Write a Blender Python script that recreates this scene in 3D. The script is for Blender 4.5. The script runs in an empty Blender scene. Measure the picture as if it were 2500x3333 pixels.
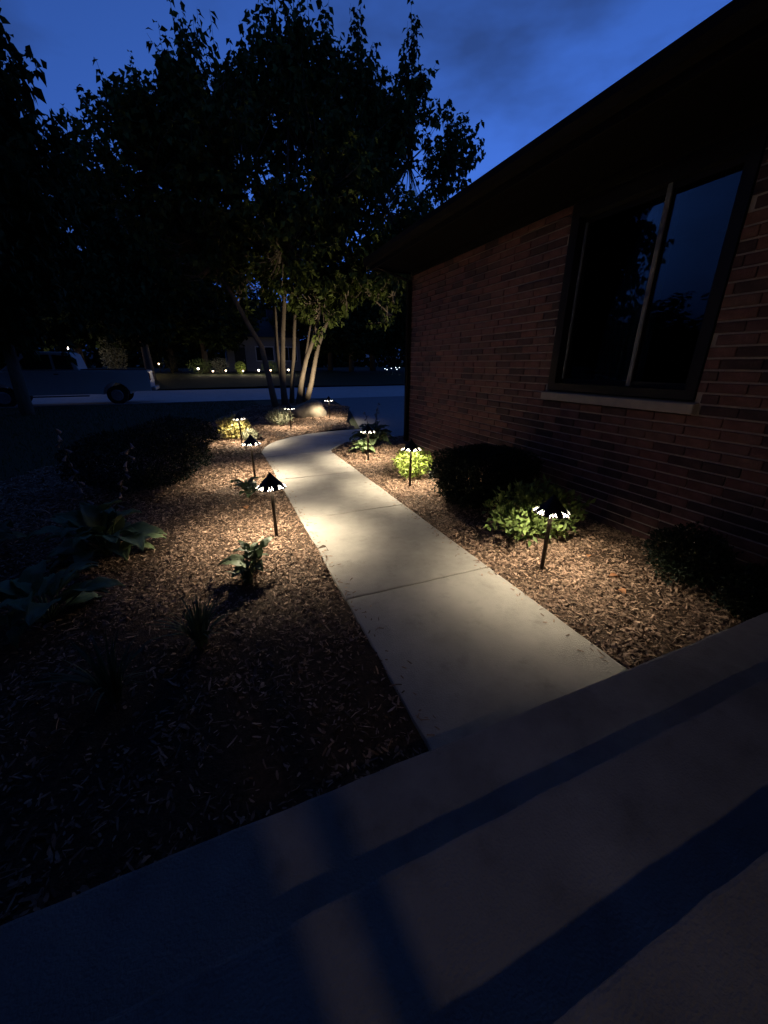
import bpy, bmesh, math, random
import numpy as np
from mathutils import Vector, Matrix, noise
random.seed(7); RNG = np.random.default_rng(7)
S = bpy.context.scene
COL = S.collection
# ------------------------------------------------------------------ camera
CAM_H = 1.5
PITCH, YAW = math.radians(21.016), math.radians(22.553)
cam = bpy.data.cameras.new('camera'); camo = bpy.data.objects.new('camera', cam); COL.objects.link(camo)
cam.sensor_fit = 'HORIZONTAL'; cam.sensor_width = 36; cam.lens = 36*1252/2500
cam.clip_start = .02; cam.clip_end = 3000
camo.location = (0, 0, CAM_H); camo.rotation_euler = (math.pi/2-PITCH, 0, -YAW)
S.camera = camo
# ------------------------------------------------------------------ sky at dusk
W = bpy.data.worlds.new('World'); S.world = W; W.use_nodes = True
nt = W.node_tree; nt.nodes.clear()
def N(t, tree=None, **kw):
    n = (tree or nt).nodes.new(t)
    for k, v in kw.items(): setattr(n, k, v)
    return n
wo = N('ShaderNodeOutputWorld'); bg = N('ShaderNodeBackground')
sky = N('ShaderNodeTexSky', sky_type='NISHITA', sun_disc=False)
sky.sun_elevation = math.radians(-2.0); sky.sun_rotation = math.radians(40)
sky.air_density = 1.0; sky.dust_density = .3; sky.ozone_density = 4.0
sep = N('ShaderNodeSeparateColor'); tint = N('ShaderNodeMixRGB', blend_type='MULTIPLY'); tint.inputs[0].default_value = 1
tint.inputs[2].default_value = (.17, .52, 2.12, 1)        # late blue hour: the sky keeps only its blue
tc = N('ShaderNodeTexCoord'); mp = N('ShaderNodeMapping'); mp.inputs['Scale'].default_value = (1.6, 1.6, 4.2)
mp.inputs['Location'].default_value = (.2, .55, .1)
ns = N('ShaderNodeTexNoise'); ns.inputs['Scale'].default_value = 1.5; ns.inputs['Detail'].default_value = 5; ns.inputs['Roughness'].default_value = .55
cr = N('ShaderNodeValToRGB'); cr.color_ramp.elements[0].position = .50; cr.color_ramp.elements[1].position = .72
cr.color_ramp.elements[1].color = (.62, .62, .62, 1)
cl = N('ShaderNodeMixRGB'); cl.inputs[2].default_value = (.016, .030, .085, 1)
SKY_STRENGTH = 1.0
bg.inputs[1].default_value = SKY_STRENGTH
L = nt.links.new
L(sky.outputs[0], sep.inputs[0]); L(sep.outputs[2], tint.inputs[1]); L(tc.outputs['Generated'], mp.inputs[0]); L(mp.outputs[0], ns.inputs['Vector'])
L(ns.outputs['Fac'], cr.inputs[0]); L(cr.outputs[0], cl.inputs[0]); L(tint.outputs[0], cl.inputs[1])
L(cl.outputs[0], bg.inputs[0]); L(bg.outputs[0], wo.inputs[0])
S.view_settings.view_transform = 'Standard'; S.view_settings.look = 'None'
S.view_settings.exposure = 0; S.view_settings.gamma = 1; S.view_settings.use_curve_mapping = False
S.render.engine = 'CYCLES'
try:
    S.cycles.max_bounces = 6; S.cycles.diffuse_bounces = 3; S.cycles.glossy_bounces = 3
    S.cycles.sample_clamp_indirect = 3
except Exception: pass
PATH_W, PORCH_W = 43.0, 11.0
# ------------------------------------------------------------------ pixel -> world helpers (pixels of the 2500 x 3333 photograph)
FW = Vector((math.sin(YAW)*math.cos(PITCH), math.cos(YAW)*math.cos(PITCH), -math.sin(PITCH)))
RT = Vector((math.cos(YAW), -math.sin(YAW), 0)); UP = RT.cross(FW)
def ray(x, y): return FW*1252 + RT*(x-1250) + UP*(1666.5-y)
def at_z(x, y, z=0.): d = ray(x, y); return Vector((0, 0, CAM_H)) + d*((z-CAM_H)/d.z)
def at_y(x, y, Y): d = ray(x, y); return Vector((0, 0, CAM_H)) + d*(Y/d.y)
def to_px(p):
    v = Vector(p)-Vector((0, 0, CAM_H)); k = v.dot(FW)
    return (1250+1252*v.dot(RT)/k, 1666.5-1252*v.dot(UP)/k, k) if k > .05 else (-9999, -9999, k)
# ------------------------------------------------------------------ object helpers
def tag(o, label=None, cat=None, group=None, kind=None):
    if label: o['label'] = label
    if cat: o['category'] = cat
    if group: o['group'] = group
    if kind: o['kind'] = kind
    return o
def link(name, me, mat=None, parent=None):
    if mat is not None and len(me.materials) == 0: me.materials.append(mat)
    o = bpy.data.objects.new(name, me); COL.objects.link(o)
    if parent: o.parent = parent
    return o
def empty(name, loc=(0, 0, 0), rz=0.):
    o = bpy.data.objects.new(name, None); COL.objects.link(o); o.location = loc; o.rotation_euler = (0, 0, rz); o.empty_display_size = .1
    return o
def copy_tree(o, parent=None):
    c = o.copy(); COL.objects.link(c); c.parent = parent
    for ch in list(o.children): copy_tree(ch, c)
    return c
def mesh_np(name, V, F, smooth=False):
    """F: (n,k) array of equal polygons"""
    V = np.asarray(V, dtype=np.float32).reshape(-1, 3); F = np.asarray(F, dtype=np.int32)
    me = bpy.data.meshes.new(name); n, k = F.shape
    me.vertices.add(len(V)); me.vertices.foreach_set('co', V.ravel())
    me.loops.add(n*k); me.loops.foreach_set('vertex_index', F.ravel())
    me.polygons.add(n); me.polygons.foreach_set('loop_start', np.arange(0, n*k, k, dtype=np.int32))
    try: me.polygons.foreach_set('loop_total', np.full(n, k, dtype=np.int32))
    except Exception: pass
    if smooth: me.polygons.foreach_set('use_smooth', np.ones(n, dtype=bool))
    me.update(calc_edges=True); me.validate(); return me
class MB:
    def __init__(s): s.v = []; s.f = []
    def add(s, v, f):
        b = len(s.v); s.v += [tuple(p) for p in v]; s.f += [tuple(i+b for i in q) for q in f]; return s
    def box(s, x0, x1, y0, y1, z0, z1):
        return s.add([(x0,y0,z0),(x1,y0,z0),(x1,y1,z0),(x0,y1,z0),(x0,y0,z1),(x1,y0,z1),(x1,y1,z1),(x0,y1,z1)],
                     [(3,2,1,0),(4,5,6,7),(0,1,5,4),(1,2,6,5),(2,3,7,6),(3,0,4,7)])
    def tube(s, pts, rad, n=8, cap=True):
        pts = [Vector(p) for p in pts]; V = []; F = []
        ref = Vector((.31, .93, .2)).normalized()
        for i, p in enumerate(pts):
            d = (pts[min(i+1, len(pts)-1)]-pts[max(i-1, 0)])
            d = d.normalized() if d.length > 1e-9 else Vector((0, 0, 1))
            a = d.cross(ref); a = a.normalized() if a.length > 1e-4 else Vector((1, 0, 0)); b = d.cross(a)
            r = rad[i] if hasattr(rad, '__len__') else rad
            for k in range(n):
                t = 2*math.pi*k/n; V.append(p+a*(r*math.cos(t))+b*(r*math.sin(t)))
        for i in range(len(pts)-1):
            for k in range(n):
                F.append((i*n+k, i*n+(k+1) % n, (i+1)*n+(k+1) % n, (i+1)*n+k))
        if cap: F.append(tuple(range(n))[::-1]); F.append(tuple((len(pts)-1)*n+k for k in range(n)))
        return s.add(V, F)
    def lathe(s, prof, n=24, c=(0, 0, 0)):
        V = []; F = []
        for r, z in prof:
            for k in range(n):
                t = 2*math.pi*k/n; V.append((c[0]+r*math.cos(t), c[1]+r*math.sin(t), c[2]+z))
        for i in range(len(prof)-1):
            for k in range(n): F.append((i*n+k, i*n+(k+1) % n, (i+1)*n+(k+1) % n, (i+1)*n+k))
        return s.add(V, F)
    def prism(s, poly, z0, z1):
        n = len(poly); V = [(x, y, z0) for x, y in poly]+[(x, y, z1) for x, y in poly]
        F = [tuple(range(n))[::-1], tuple(range(n, 2*n))]+[(i, (i+1) % n, n+(i+1) % n, n+i) for i in range(n)]
        return s.add(V, F)
    def mesh(s, name, smooth=False, bevel=0, seg=1):
        me = bpy.data.meshes.new(name); me.from_pydata(s.v, [], s.f); me.update()
        if bevel:
            bm = bmesh.new(); bm.from_mesh(me)
            bmesh.ops.bevel(bm, geom=[e for e in bm.edges if e.calc_face_angle(0) > .5], offset=bevel, segments=seg, affect='EDGES', profile=.6)
            bm.to_mesh(me); bm.free()
        if smooth:
            for p in me.polygons: p.use_smooth = True
        return me
    def obj(s, name, mat, parent=None, **kw): return link(name, s.mesh(name, **kw), mat, parent)
# ------------------------------------------------------------------ materials
def material(name, c1, c2=None, scale=8., rough=.8, bump=0., bscale=None, detail=6., island=0., metallic=0., spec=.3, coord='Object', transl=0., stretch=None):
    m = bpy.data.materials.new(name); m.use_nodes = True; t = m.node_tree
    b = t.nodes['Principled BSDF']; b.inputs['Roughness'].default_value = rough; b.inputs['Metallic'].default_value = metallic
    b.inputs['Specular IOR Level'].default_value = spec
    lk = t.links.new; c2 = c2 or tuple(v*.7 for v in c1)
    co = N('ShaderNodeTexCoord', t); src = co.outputs[coord]
    if stretch:
        mpp = N('ShaderNodeMapping', t); mpp.inputs['Scale'].default_value = stretch; lk(src, mpp.inputs[0]); src = mpp.outputs[0]
    nz = N('ShaderNodeTexNoise', t); nz.inputs['Scale'].default_value = scale; nz.inputs['Detail'].default_value = detail; nz.inputs['Roughness'].default_value = .62
    lk(src, nz.inputs['Vector'])
    rp = N('ShaderNodeValToRGB', t); rp.color_ramp.elements[0].position = .32; rp.color_ramp.elements[1].position = .68
    rp.color_ramp.elements[0].color = (*c2, 1); rp.color_ramp.elements[1].color = (*c1, 1)
    lk(nz.outputs['Fac'], rp.inputs[0]); colr = rp.outputs[0]
    if island:
        ge = N('ShaderNodeNewGeometry', t); oi = N('ShaderNodeObjectInfo', t)
        ad = N('ShaderNodeMath', t, operation='ADD'); lk(ge.outputs['Random Per Island'], ad.inputs[0]); lk(oi.outputs['Random'], ad.inputs[1])
        fr = N('ShaderNodeMath', t, operation='FRACT'); lk(ad.outputs[0], fr.inputs[0])
        mr = N('ShaderNodeMapRange', t); mr.inputs['To Min'].default_value = 1-island; mr.inputs['To Max'].default_value = 1+island
        lk(fr.outputs[0], mr.inputs[0])
        hs = N('ShaderNodeHueSaturation', t); lk(mr.outputs[0], hs.inputs['Value']); lk(colr, hs.inputs['Color']); colr = hs.outputs[0]
    lk(colr, b.inputs['Base Color'])
    if bump:
        n2 = N('ShaderNodeTexNoise', t); n2.inputs['Scale'].default_value = bscale or scale*6; n2.inputs['Detail'].default_value = 5
        lk(src, n2.inputs['Vector'])
        bp = N('ShaderNodeBump', t); bp.inputs['Strength'].default_value = bump; bp.inputs['Distance'].default_value = .01
        lk(n2.outputs['Fac'], bp.inputs['Height']); lk(bp.outputs[0], b.inputs['Normal'])
    if transl:
        tr = N('ShaderNodeBsdfTranslucent', t); lk(colr, tr.inputs[0]); mx = N('ShaderNodeMixShader', t); mx.inputs[0].default_value = transl
        lk(b.outputs[0], mx.inputs[1]); lk(tr.outputs[0], mx.inputs[2]); lk(mx.outputs[0], t.nodes['Material Output'].inputs[0])
    return m
def emitter(name, col, strength, sample=False):
    m = bpy.data.materials.new(name); m.use_nodes = True; t = m.node_tree; t.nodes.clear()
    e = N('ShaderNodeEmission', t); e.inputs[0].default_value = (*col, 1); e.inputs[1].default_value = strength
    o = N('ShaderNodeOutputMaterial', t); t.links.new(e.outputs[0], o.inputs[0])
    try: m.cycles.emission_sampling = 'FRONT' if sample else 'NONE'
    except Exception: pass
    return m
def glass(name):
    m = bpy.data.materials.new(name); m.use_nodes = True; t = m.node_tree; t.nodes.clear(); lk = t.links.new
    tr = N('ShaderNodeBsdfTransparent', t); tr.inputs[0].default_value = (.75, .8, .8, 1)
    gl = N('ShaderNodeBsdfGlossy', t); gl.inputs['Roughness'].default_value = .015; gl.inputs[0].default_value = (.8, .8, .8, 1)
    fr = N('ShaderNodeFresnel', t); fr.inputs[0].default_value = 1.55
    mx = N('ShaderNodeMixShader', t); o = N('ShaderNodeOutputMaterial', t)
    lk(fr.outputs[0], mx.inputs[0]); lk(tr.outputs[0], mx.inputs[1]); lk(gl.outputs[0], mx.inputs[2]); lk(mx.outputs[0], o.inputs[0])
    return m
M = dict(
    concrete=material('concrete', (.46,.43,.37), (.33,.305,.26), 2.6, .88, .35, 160),
    step=material('step_concrete', (.36,.33,.30), (.27,.25,.23), 2.4, .88, .3, 150),
    joint=material('joint_sand', (.08,.07,.06), None, 30, .95),
    mulchbase=material('mulch_soil', (.095,.058,.036), (.03,.02,.014), 40, .95, .9, 120),
    chip=material('mulch_chip', (.39,.27,.195), (.14,.088,.06), 25, .85, .2, 200, island=.72, spec=.25),
    brick=material('brick_face', (.20,.098,.075), (.12,.062,.052), 14, .85, .5, 90, island=.55),
    mortar=material('mortar', (.56,.48,.40), (.44,.37,.31), 20, .95, .6, 120),
    sill=material('limestone_sill', (.50,.43,.35), (.42,.36,.30), 12, .85, .3, 90),
    bronze=material('dark_bronze', (.035,.027,.022), (.022,.018,.015), 20, .45, .1, 80, metallic=.6, spec=.4),
    frame=material('dark_window_frame', (.012,.011,.010), None, 10, .5),
    vinyl=material('pale_vinyl', (.24,.24,.23), (.19,.19,.185), 12, .5),
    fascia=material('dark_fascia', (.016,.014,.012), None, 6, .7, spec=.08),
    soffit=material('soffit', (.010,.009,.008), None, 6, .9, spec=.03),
    shingle=material('shingles', (.06,.055,.05), (.03,.028,.026), 30, .95, .6, 60),
    room=material('dark_room', (.05,.05,.05), None, 4, .9),
    curtain=material('curtain', (.12,.17,.17), (.09,.13,.13), 6, .9, stretch=(8,8,.2)),
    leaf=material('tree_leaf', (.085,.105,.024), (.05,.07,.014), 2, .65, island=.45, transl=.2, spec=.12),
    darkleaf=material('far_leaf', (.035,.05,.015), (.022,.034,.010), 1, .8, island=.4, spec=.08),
    bark=material('bark', (.20,.155,.11), (.11,.085,.06), 9, .9, .7, 40, stretch=(1,1,.35)),
    hosta=material('hosta_leaf', (.13,.18,.095), (.08,.12,.06), 5, .58, .25, 30, island=.25, transl=.15, spec=.25),
    hostalight=material('pale_hosta_leaf', (.23,.31,.15), (.13,.20,.085), 6, .45, .2, 30, island=.25, transl=.15),
    lime=material('lime_leaf', (.30,.38,.085), (.19,.27,.05), 10, .5, island=.35, transl=.3),
    green=material('green_leaf', (.20,.27,.085), (.11,.17,.05), 10, .5, island=.4, transl=.3),
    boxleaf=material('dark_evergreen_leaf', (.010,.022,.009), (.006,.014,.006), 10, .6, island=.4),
    yellow=material('yellow_leaf', (.42,.36,.13), (.26,.25,.09), 10, .55, island=.35, transl=.25),
    silver=material('silver_leaf', (.30,.30,.21), (.20,.22,.14), 10, .6, island=.3, transl=.2),
    stem=material('plant_stem', (.10,.09,.045), None, 20, .8),
    flower=material('faded_flower', (.40,.34,.33), (.28,.24,.23), 20, .8, transl=.2, island=.2),
    rock=material('boulder', (.25,.215,.16), (.14,.12,.092), 5, .9, .8, 22),
    lawn=material('lawn_soil', (.030,.038,.014), (.018,.024,.009), 8, .95, .6, 60),
    grass=material('grass_blade', (.045,.07,.02), (.03,.05,.014), 3, .7, island=.4),
    asphalt=material('driveway_asphalt', (.12,.12,.122), (.095,.095,.097), 6, .6, .3, 200),
    road=material('street_concrete', (.40,.39,.38), (.32,.31,.30), 3, .8, .3, 120),
    kerb=material('kerb_concrete', (.25,.24,.23), None, 8, .9, .3, 90),
    truck=material('white_truck_paint', (.50,.50,.49), (.44,.44,.43), 1, .32, spec=.5),
    rubber=material('tyre_rubber', (.012,.012,.012), None, 30, .85),
    steel=material('wheel_steel', (.35,.35,.36), None, 10, .4, metallic=.9),
    plastic=material('black_plastic', (.014,.014,.015), None, 30, .6),
    red=material('red_lens', (.25,.01,.01), None, 30, .25),
    carglass=material('car_glass', (.01,.012,.014), None, 3, .08, spec=.6),
    siding=material('pale_siding', (.22,.21,.20), (.19,.18,.17), 4, .8),
    white=material('white_trim', (.55,.54,.52), None, 6, .6),
    deadleaf=material('dead_leaf', (.42,.20,.09), (.30,.14,.07), 30, .8, transl=.2),
    cutout=emitter('lit_cutout', (1., .88, .70), 20.0, True),
    globe=emitter('warm_globe', (1., .72, .42), 9.0),
    globewhite=emitter('white_globe', (1., .86, .66), 12.0), globepink=emitter('pink_white_globe', (1., .80, .72), 10.0),
    globeblue=emitter('cool_globe', (.75, .88, 1.), 5.0),
    glass=glass('window_glass'))
def concrete_mat(name, c1, c2, stain, bump=.4):
    m = material(name, c1, c2, 2.3, .9, bump, 130, detail=9); t = m.node_tree; lk = t.links.new; b = t.nodes['Principled BSDF']
    co = N('ShaderNodeTexCoord', t); base = b.inputs['Base Color'].links[0].from_socket
    for sc, lo, hi, dk in ((.9, .42, .66, stain), (7., .55, .75, .25), (140., .60, .72, .30)):
        nz = N('ShaderNodeTexNoise', t); nz.inputs['Scale'].default_value = sc; nz.inputs['Detail'].default_value = 8; nz.inputs['Roughness'].default_value = .68; lk(co.outputs['Object'], nz.inputs['Vector'])
        mr = N('ShaderNodeMapRange', t); mr.inputs['From Min'].default_value = lo; mr.inputs['From Max'].default_value = hi; mr.inputs['To Min'].default_value = 1; mr.inputs['To Max'].default_value = 1-dk
        lk(nz.outputs['Fac'], mr.inputs[0]); mx = N('ShaderNodeMixRGB', t, blend_type='MULTIPLY'); mx.inputs[0].default_value = 1
        lk(base, mx.inputs[1]); lk(mr.outputs[0], mx.inputs[2]); base = mx.outputs[0]
    lk(base, b.inputs['Base Color']); return m
M['concrete'] = concrete_mat('walk_concrete', (.50,.475,.43), (.40,.38,.34), .34)
M['step'] = concrete_mat('step_concrete', (.42,.395,.365), (.32,.30,.28), .42, .6)
def brick_mat():
    m = material('brick_mixed', (.2,.1,.08), None, 14, .88, .55, 90); t = m.node_tree; lk = t.links.new; b = t.nodes['Principled BSDF']; nz = b.inputs['Base Color'].links[0].from_node.inputs[0].links[0].from_socket
    ge = N('ShaderNodeNewGeometry', t); oi = N('ShaderNodeObjectInfo', t); ad = N('ShaderNodeMath', t, operation='ADD'); lk(ge.outputs['Random Per Island'], ad.inputs[0]); lk(oi.outputs['Random'], ad.inputs[1])
    fr = N('ShaderNodeMath', t, operation='FRACT'); lk(ad.outputs[0], fr.inputs[0]); rp = N('ShaderNodeValToRGB', t); rp.color_ramp.interpolation = 'CONSTANT'; e = rp.color_ramp.elements
    cols = [(.20,.098,.084),(.175,.085,.076),(.215,.108,.088),(.105,.060,.058),(.19,.105,.088),(.165,.088,.083),(.205,.10,.082),(.075,.047,.048),(.085,.052,.052)]
    e[0].color = (*cols[0], 1); e[1].position = 1/9; e[1].color = (*cols[1], 1)
    for q in range(2, 9): n_ = e.new(q/9); n_.color = (*cols[q], 1)
    lk(fr.outputs[0], rp.inputs[0]); mr = N('ShaderNodeMapRange', t); mr.inputs['From Min'].default_value = .3; mr.inputs['From Max'].default_value = .7; mr.inputs['To Min'].default_value = .65; mr.inputs['To Max'].default_value = 1.15
    lk(nz, mr.inputs[0]); mx = N('ShaderNodeMixRGB', t, blend_type='MULTIPLY'); mx.inputs[0].default_value = 1; lk(rp.outputs[0], mx.inputs[1]); lk(mr.outputs[0], mx.inputs[2]); lk(mx.outputs[0], b.inputs['Base Color']); return m
M['brick'] = brick_mat()
def rough_edges(o, step, amp):
    """cut a cast slab's long edges and jitter them so that no edge is ruler straight"""
    bm = bmesh.new(); bm.from_mesh(o.data)
    for e in list(bm.edges):
        if e.is_valid and e.calc_length() > step*2: bmesh.ops.subdivide_edges(bm, edges=[e], cuts=int(e.calc_length()/step))
    bmesh.ops.triangulate(bm, faces=[f for f in bm.faces if len(f.verts) > 4])
    for v in bm.verts:
        p = o.location+v.co; v.co += Vector((noise.noise(p*9), noise.noise(p*9+Vector((7, 0, 0))), .35*noise.noise(p*7+Vector((0, 5, 0)))))*amp+Vector((noise.noise(p*31), noise.noise(p*33), 0))*amp*.6
    bm.to_mesh(o.data); bm.free()
def point(name, loc, watts, col, r, parent=None):
    l = bpy.data.lights.new(name, 'POINT'); l.energy = watts; l.color = col; l.shadow_soft_size = r
    o = bpy.data.objects.new(name, l); COL.objects.link(o); o.location = loc
    if parent: o.parent = parent
    return o
# ------------------------------------------------------------------ leaf batches
def norm(a): return a/np.maximum(np.linalg.norm(a, axis=1, keepdims=True), 1e-9)
def leaf_batch(C, A, Nn, Ln, Wd, fold=.25, droop=.15):
    """5 vertices, 4 triangles for each leaf: folded along its midrib and drooping at the tip"""
    A = norm(A); B = norm(np.cross(Nn, A)); Nn = np.cross(A, B); Ln = Ln[:, None]; Wd = Wd[:, None]
    mid = C+A*Ln*.45; up = Nn*Wd*fold
    V = np.stack([C, mid+B*Wd*.5+up, mid, mid-B*Wd*.5+up, C+A*Ln-Nn*Ln*droop], 1)
    n = len(C); b = np.arange(n)[:, None, None]*5
    F = (np.array([[0,1,2],[0,2,3],[1,4,2],[2,4,3]])[None]+b).reshape(-1, 3)
    return V.reshape(-1, 3), F
def rdir(n): return norm(RNG.normal(size=(n, 3)))
# ================================================================== GROUND
def sheet(name, pts, z, mat, z2=None):
    me = bpy.data.meshes.new(name); me.from_pydata([(x, y, z if len(p) == 2 else p[2]) for p in pts for x, y in [p[:2]]], [], [tuple(range(len(pts)))]); me.update()
    return tag(link(name, me, mat), kind='structure')
sheet('ground', [(-900,-900),(900,-900),(900,1200),(-900,1200)], -.42, M['lawn'])
ROAD0, ROAD1 = 19.6, 30.8
sheet('street', [(-120,ROAD0+.8),(-7,ROAD0+.3),(10,ROAD0-.5),(120,ROAD0-4),(120,ROAD1-3),(10,ROAD1),(-120,ROAD1+2)], -.16, M['road'])
sheet('front_lawn', [(-60,-12),(60,-12),(60,ROAD0-2.2),(10,ROAD0-.7),(-7,ROAD0+.1),(-60,ROAD0+.3)], -.07, M['lawn'])
sheet('driveway', [(3.25,9.4),(3.0,8.6),(3.6,7.6),(4.4,7.1),(16,7.1),(16,ROAD0-.75),(5.1,ROAD0-.45),(4.3,13.5)], -.058, M['asphalt'])
k = MB()
def kerb_run(a, b):
    a = Vector((*a, 0)); b = Vector((*b, 0)); d = (b-a).normalized(); n = Vector((-d.y, d.x, 0))*.13; V = []
    for z in (-.3, -.045):
        for p in (a, b, b+n, a+n): V.append((p.x, p.y, z))
    k.add(V, [(3,2,1,0),(4,5,6,7),(0,1,5,4),(1,2,6,5),(2,3,7,6),(3,0,4,7)])
kerb_run((-60,ROAD0+.3),(-7,ROAD0+.12)); kerb_run((-7,ROAD0+.12),(4.9,ROAD0-.44)); 
tag(k.obj('kerb', M['kerb']), kind='structure')
# yard across the street, rising gently from the kerb
g = MB(); xs = np.linspace(-110, 110, 45); ys = [ROAD1+.2, ROAD1+2, 35, 38, 42, 48, 60, 90, 200]
hz = [-.05, .1, .42, .72, .85, .95, 1.1, 1.2, 1.2]
for j, (y, z) in enumerate(zip(ys, hz)):
    for i, x in enumerate(xs): g.v.append((x, y+(0 if j > 2 else -x*.018), z+.05*math.sin(x*.4+j)))
for j in range(len(ys)-1):
    for i in range(44): g.f.append((j*45+i, j*45+i+1, (j+1)*45+i+1, (j+1)*45+i))
tag(g.obj('far_lawn', M['lawn'], smooth=True), kind='structure')
def far_z(y): return float(np.interp(y, ys, hz))
# ------------------------------------------------------------------ concrete walk, slab by slab
walk = tag(empty('walk'), kind='structure')
XL, XR = .62, 1.80
OUT = [(XL,6.86),(.60,7.30),(.70,7.72),(.84,8.05),(1.03,8.33),(1.39,8.67),(1.79,8.92),(2.27,9.08),(2.66,9.14),(3.55,9.12)]
INN = [(XR,6.86),(1.84,7.02),(1.95,7.22),(2.15,7.45),(2.5,7.68),(3.0,7.82),(3.55,7.85)]
cuts = [.90, 2.17, 3.75, 5.33, 6.86]
for a, b in zip(cuts[:-1], cuts[1:]):
    MB().prism([(XL,a+.006),(XR,a+.006),(XR,b-.006),(XL,b-.006)], -.12, 0).obj('slab', M['concrete'], walk, bevel=.011, seg=2)
MB().prism([(INN[0][0],INN[0][1]+.006)]+INN[1:4]+[OUT[5]]+OUT[4:0:-1]+[(XL,6.866)], -.12, 0).obj('slab', M['concrete'], walk, bevel=.011, seg=2)
MB().prism([(INN[3][0]+.008,INN[3][1]+.008)]+INN[4:]+OUT[:5:-1]+[(OUT[5][0]+.010,OUT[5][1]+.006)], -.12, 0).obj('slab', M['concrete'], walk, bevel=.011, seg=2)
MB().prism([(XL+.02,.9),(XR-.02,.9),(XR-.02,6.9),(2.1,7.5),(3.4,7.95),(3.4,9.05),(2.3,9.0),(1.4,8.6),(XL+.03,7.2)], -.13, -.014).obj('joint_bed', M['joint'], walk)
for o in walk.children:
    if o.name.startswith('slab'): rough_edges(o, .06, .006)
# ------------------------------------------------------------------ mulch beds
WALKPOLY = [(XL,.8)]+OUT+INN[::-1]+[(XR,.8)]
def inpoly(x, y, poly):
    x = np.asarray(x); y = np.asarray(y); r = np.zeros(x.shape, bool); n = len(poly)
    for i in range(n):
        (x0, y0), (x1, y1) = poly[i], poly[(i+1) % n]
        c = ((y0 > y) != (y1 > y)); r ^= c & (x < (x1-x0)*(y-y0)/((y1-y0) if y1 != y0 else 1e-9)+x0)
    return r
BEDL = [(XL+.05,.7),(XL+.05,7.3),(1.1,8.5),(2.3,9.14),(3.05,9.2),(3.15,10.3),(3.6,11.6),(4.2,13.2),(4.1,14.6),(2.6,15.4),(.9,14.6),(.2,13.0),(-.35,11.2),(-.75,9.6),(-1.4,8.4),(-2.6,7.4),(-3.4,5.5),(-3.5,.7)]
BEDR = [(XR-.05,.7),(XR-.05,6.9),(2.2,7.5),(3.0,7.84),(3.9,7.75),(3.9,.7)]
def bed_z(x, y):
    x = np.asarray(x, float); y = np.asarray(y, float)
    z = -.028+.014*np.sin(x*3.1+1.3*np.sin(y*1.7))+.012*np.sin(y*4.3+x*1.9)
    d = np.minimum(np.abs(x-XL), np.abs(x-XR)); z = z+np.clip(d-.1, 0, .6)*.05
    z = z+.26*np.exp(-(((x-2.4)/1.9)**2+((y-13.6)/1.9)**2))
    return z
for nm, poly in (('mulch_bed_left', BEDL), ('mulch_bed_right', BEDR)):
    c = .07; px = [p[0] for p in poly]; py = [p[1] for p in poly]
    gx = np.arange(min(px), max(px)+c, c); gy = np.arange(min(py), max(py)+c, c)
    X, Y = np.meshgrid(gx, gy, indexing='ij'); ok = inpoly(X+c/2, Y+c/2, poly)[:-1, :-1]
    Z = bed_z(X, Y)+RNG.normal(scale=.005, size=X.shape)
    idx = np.arange(X.size).reshape(X.shape); I, J = np.nonzero(ok)
    F = np.stack([idx[I, J], idx[I+1, J], idx[I+1, J+1], idx[I, J+1]], 1)
    tag(link(nm, mesh_np(nm, np.stack([X, Y, Z], -1).reshape(-1, 3), F, True), M['mulchbase']), kind='structure')
def scatter(poly, n, far=20):
    px = [p[0] for p in poly]; py = [p[1] for p in poly]; out = []
    while sum(len(o) for o in out) < n:
        x = RNG.uniform(min(px), max(px), n*3); y = RNG.uniform(min(py), max(py), n*3)
        clump = np.clip(.62+.5*np.sin(x*5.1+2*np.sin(y*3.3))*np.sin(y*6.7+1.5*np.sin(x*4.1)), .25, 1)
        keep = (RNG.random(n*3) < clump) & inpoly(x, y, poly) & ~inpoly(x, y, WALKPOLY) & (RNG.random(n*3) < np.clip(3.4/np.maximum(y, .1), .10, 1)) & ((x < 3.40) | (y > 7.1)) & (y > .86) & ((RNG.random(n*3) < np.clip((y-1.3)*.55+np.maximum(x, 0)*.5, .30, 1)) | (x > 1))
        out.append(np.stack([x[keep], y[keep]], 1))
    return np.concatenate(out)[:n]
def chips(nm, poly, n):
    P = scatter(poly, n); x, y = P.T; far = np.clip(y/4, 1, 2.2)
    z = bed_z(x, y)+RNG.uniform(.0, .018, n)
    a = RNG.uniform(0, 2*math.pi, n); pit = RNG.normal(scale=.28, size=n)
    D = np.stack([np.cos(a)*np.cos(pit), np.sin(a)*np.cos(pit), np.sin(pit)], 1)
    Nn = norm(np.stack([RNG.normal(scale=.5, size=n), RNG.normal(scale=.5, size=n), np.ones(n)], 1)); B = norm(np.cross(Nn, D)); Nn = np.cross(D, B)
    ln = (RNG.gamma(1.7, .0108, n)+.007)*far; w = np.minimum(RNG.gamma(3., .0024, n)+.0025, ln*.6)*np.sqrt(far); C = np.stack([x, y, z], 1); bend = RNG.normal(scale=.14, size=n)
    V = []
    for t, ww in ((-.5, .6), (0, 1), (.5, .45)):
        c = C+D*(ln*t)[:, None]+Nn*(bend*ln*(.25-t*t)*2)[:, None]
        V += [c+B*(w*ww*.5)[:, None], c-B*(w*ww*.5)[:, None]]
    V = np.stack(V, 1).reshape(-1, 3)
    F = (np.array([[0,1,3,2],[2,3,5,4]])[None]+np.arange(n)[:, None, None]*6).reshape(-1, 4)
    return tag(link(nm, mesh_np(nm, V, F), M['chip']), kind='stuff')
tag(chips('mulch_chips', BEDL, 112000), 'brown shredded bark mulch covering the bed left of the walk', 'mulch')
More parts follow.
